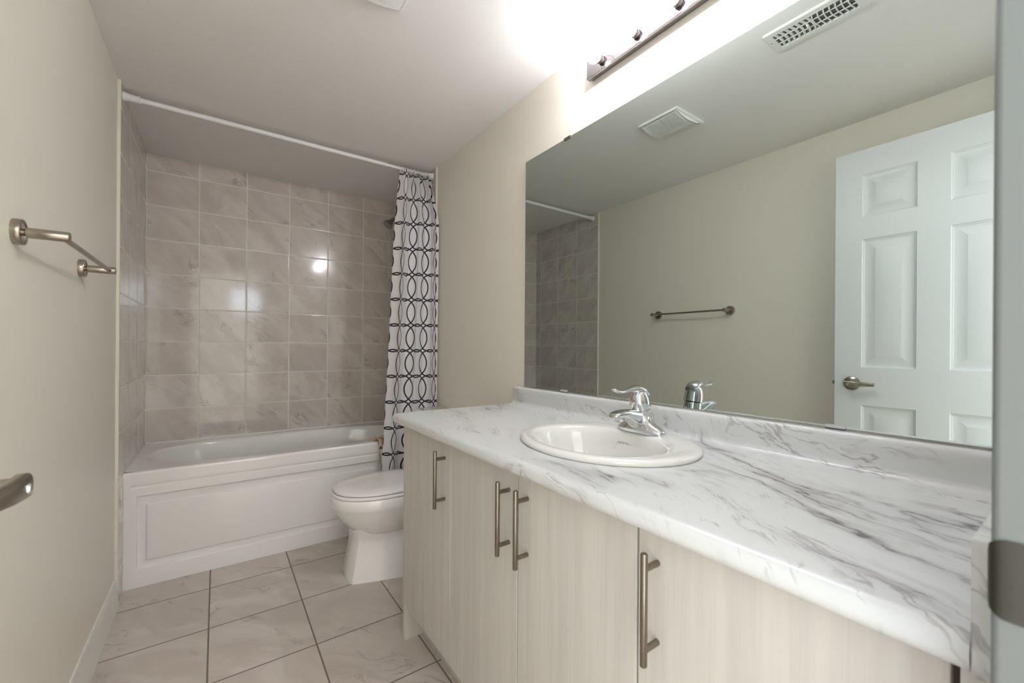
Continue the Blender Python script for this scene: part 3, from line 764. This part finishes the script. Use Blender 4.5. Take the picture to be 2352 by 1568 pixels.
reg = empty('ceiling_register', (.915, -1.977, H), 'white ceiling air register with two rows of curved louvres, seen in the mirror', 'air register')
RX0, RX1, RY0, RY1 = .850, .983, -2.116, -1.838
g = G(); hx0, hx1, hy0, hy1 = RX0 + .024, RX1 - .026, RY0 + .024, RY1 - .026
e_ = .006
def rrect(x0, x1, y0, y1, d, r=.012, k_=5):
    l = []
    for cx_, cy_, a0 in ((x1 - r, y1 - r, 0), (x0 + r, y1 - r, 90), (x0 + r, y0 + r, 180), (x1 - r, y0 + r, 270)):
        for i in range(k_ + 1):
            a = math.radians(a0 + 90 * i / k_); l.append(Pc(cx_ + r * math.cos(a), cy_ + r * math.sin(a), d))
    return l
g.loft([rrect(RX0, RX1, RY0, RY1, 0), rrect(RX0, RX1, RY0, RY1, .003), rrect(RX0 + .004, RX1 - .004, RY0 + .004, RY1 - .004, .0065), rrect(hx0 - .001, hx1 + .001, hy0 - .001, hy1 + .001, .0065, .002), rrect(hx0, hx1, hy0, hy1, .0055, .002), rrect(hx0, hx1, hy0, hy1, .0004, .002)], False, False)
g.out('frame', M_FAN, reg, smooth=30)
box('duct', hx0, hx1, hy0, hy1, H - .0012, H - .0002, M_DUCT, reg)
g = G()
NL = 14
for i in range(NL):
    v = hy0 + (hy1 - hy0) * (i + .5) / NL; ln = .0045 if i < NL / 2 else -.0045
    lp = []
    for q in range(9):
        u = hx0 + (hx1 - hx0) * q / 8; bow = .006 * math.sin(PI * q / 8) * (1 if i < NL / 2 else -1)
        lp.append([Pc(u, v + bow - .0019, .0062), Pc(u, v + bow + .0019, .0062), Pc(u, v + bow + .0018 + ln * .5, .001), Pc(u, v + bow - .0018 + ln * .5, .001)])
    g.loft(lp)
for q in (.31, .69):
    u = hx0 + (hx1 - hx0) * q; g.box(u - .0016, u + .0016, hy0, hy1, H - .0058, H - .003)
g.out('louvres', M_FAN, reg, smooth=30)
G().tube([((hx0 + hx1) / 2 + .003, -1.962, H - .006), ((hx0 + hx1) / 2 + .003, -1.962, H - .0135)], [(.004, .009), (.003, .007)], 16, upv=(1, 0, 0)).out('damper_tab', M_FAN, reg, smooth=40)
for y in (RY1 - .012, RY0 + .012): G().rev([(.0035, 0), (.003, -.002), (.0005, -.0025)], ((RX0 + RX1) / 2 + .01, y, H - .0062), 'z', 14).out('screw', M_CHROME, reg, smooth=40)

# ================================================================= towel bar
tb = empty('towel_bar', (WL, -.97, 1.354), 'satin nickel towel bar with round posts on the cream wall', 'towel bar')
TZ = 1.3545
for y in (-1.228, -.716):
    p = G().rev([(.0075, .012), (.0075, .018), (.0112, .0185), (.0112, .0815), (.0100, .0835), (.0085, .084)], (WL, y, TZ), 'x', 28).out('post', M_NICKELB, tb, smooth=35)
    G().rev([(.0275, 0), (.0275, .0125), (.0262, .0145), (.0225, .0152), (.0215, .0135), (.010, .0135)], (WL, y, TZ), 'x', 36).out('flange', M_NICKELB, p, smooth=35)
G().rev([(.0062, -1.222), (.0062, -.722)], (WL + .069, 0, TZ), 'y', 20).out('bar', M_NICKELB, tb, smooth=40)
# printed mark
def on_bowl(u, v, lift):
    z = HC - .0215 + v; t_ = (HC - .006 - z) / .024; aa, bb, cc = .139 - .008 * t_, .184 - .010 * t_, ix + .002 * t_
    an = math.radians(12.2) - u / .182
    return Vector((cc + (aa - lift) * math.cos(an), iy + (bb - lift) * math.sin(an), z))
mark = text_mesh('contrac', .0105, snk, 'maker_mark', M_INK, Matrix())
bmk = bmesh.new(); bmk.from_mesh(mark.data); bmesh.ops.triangulate(bmk, faces=bmk.faces)
for p in ((.0415, -.0006), (.0432, -.0006)):                         # small sign after the word
    q = [bmk.verts.new((p[0] + a_, p[1] + b_, 0)) for a_, b_ in ((0, 0), (.0009, 0), (.0009, .0028), (0, .0028))]; bmk.faces.new(q)
q = [bmk.verts.new(p) for p in ((-.0012, .0015, 0), (-.0007, .0015, 0), (-.0095, -.0185, 0), (-.0100, -.0185, 0))]; bmk.faces.new(q)
for v_ in bmk.verts: v_.co = on_bowl(v_.co.x, v_.co.y, .0009)
bmk.to_mesh(mark.data); bmk.free()
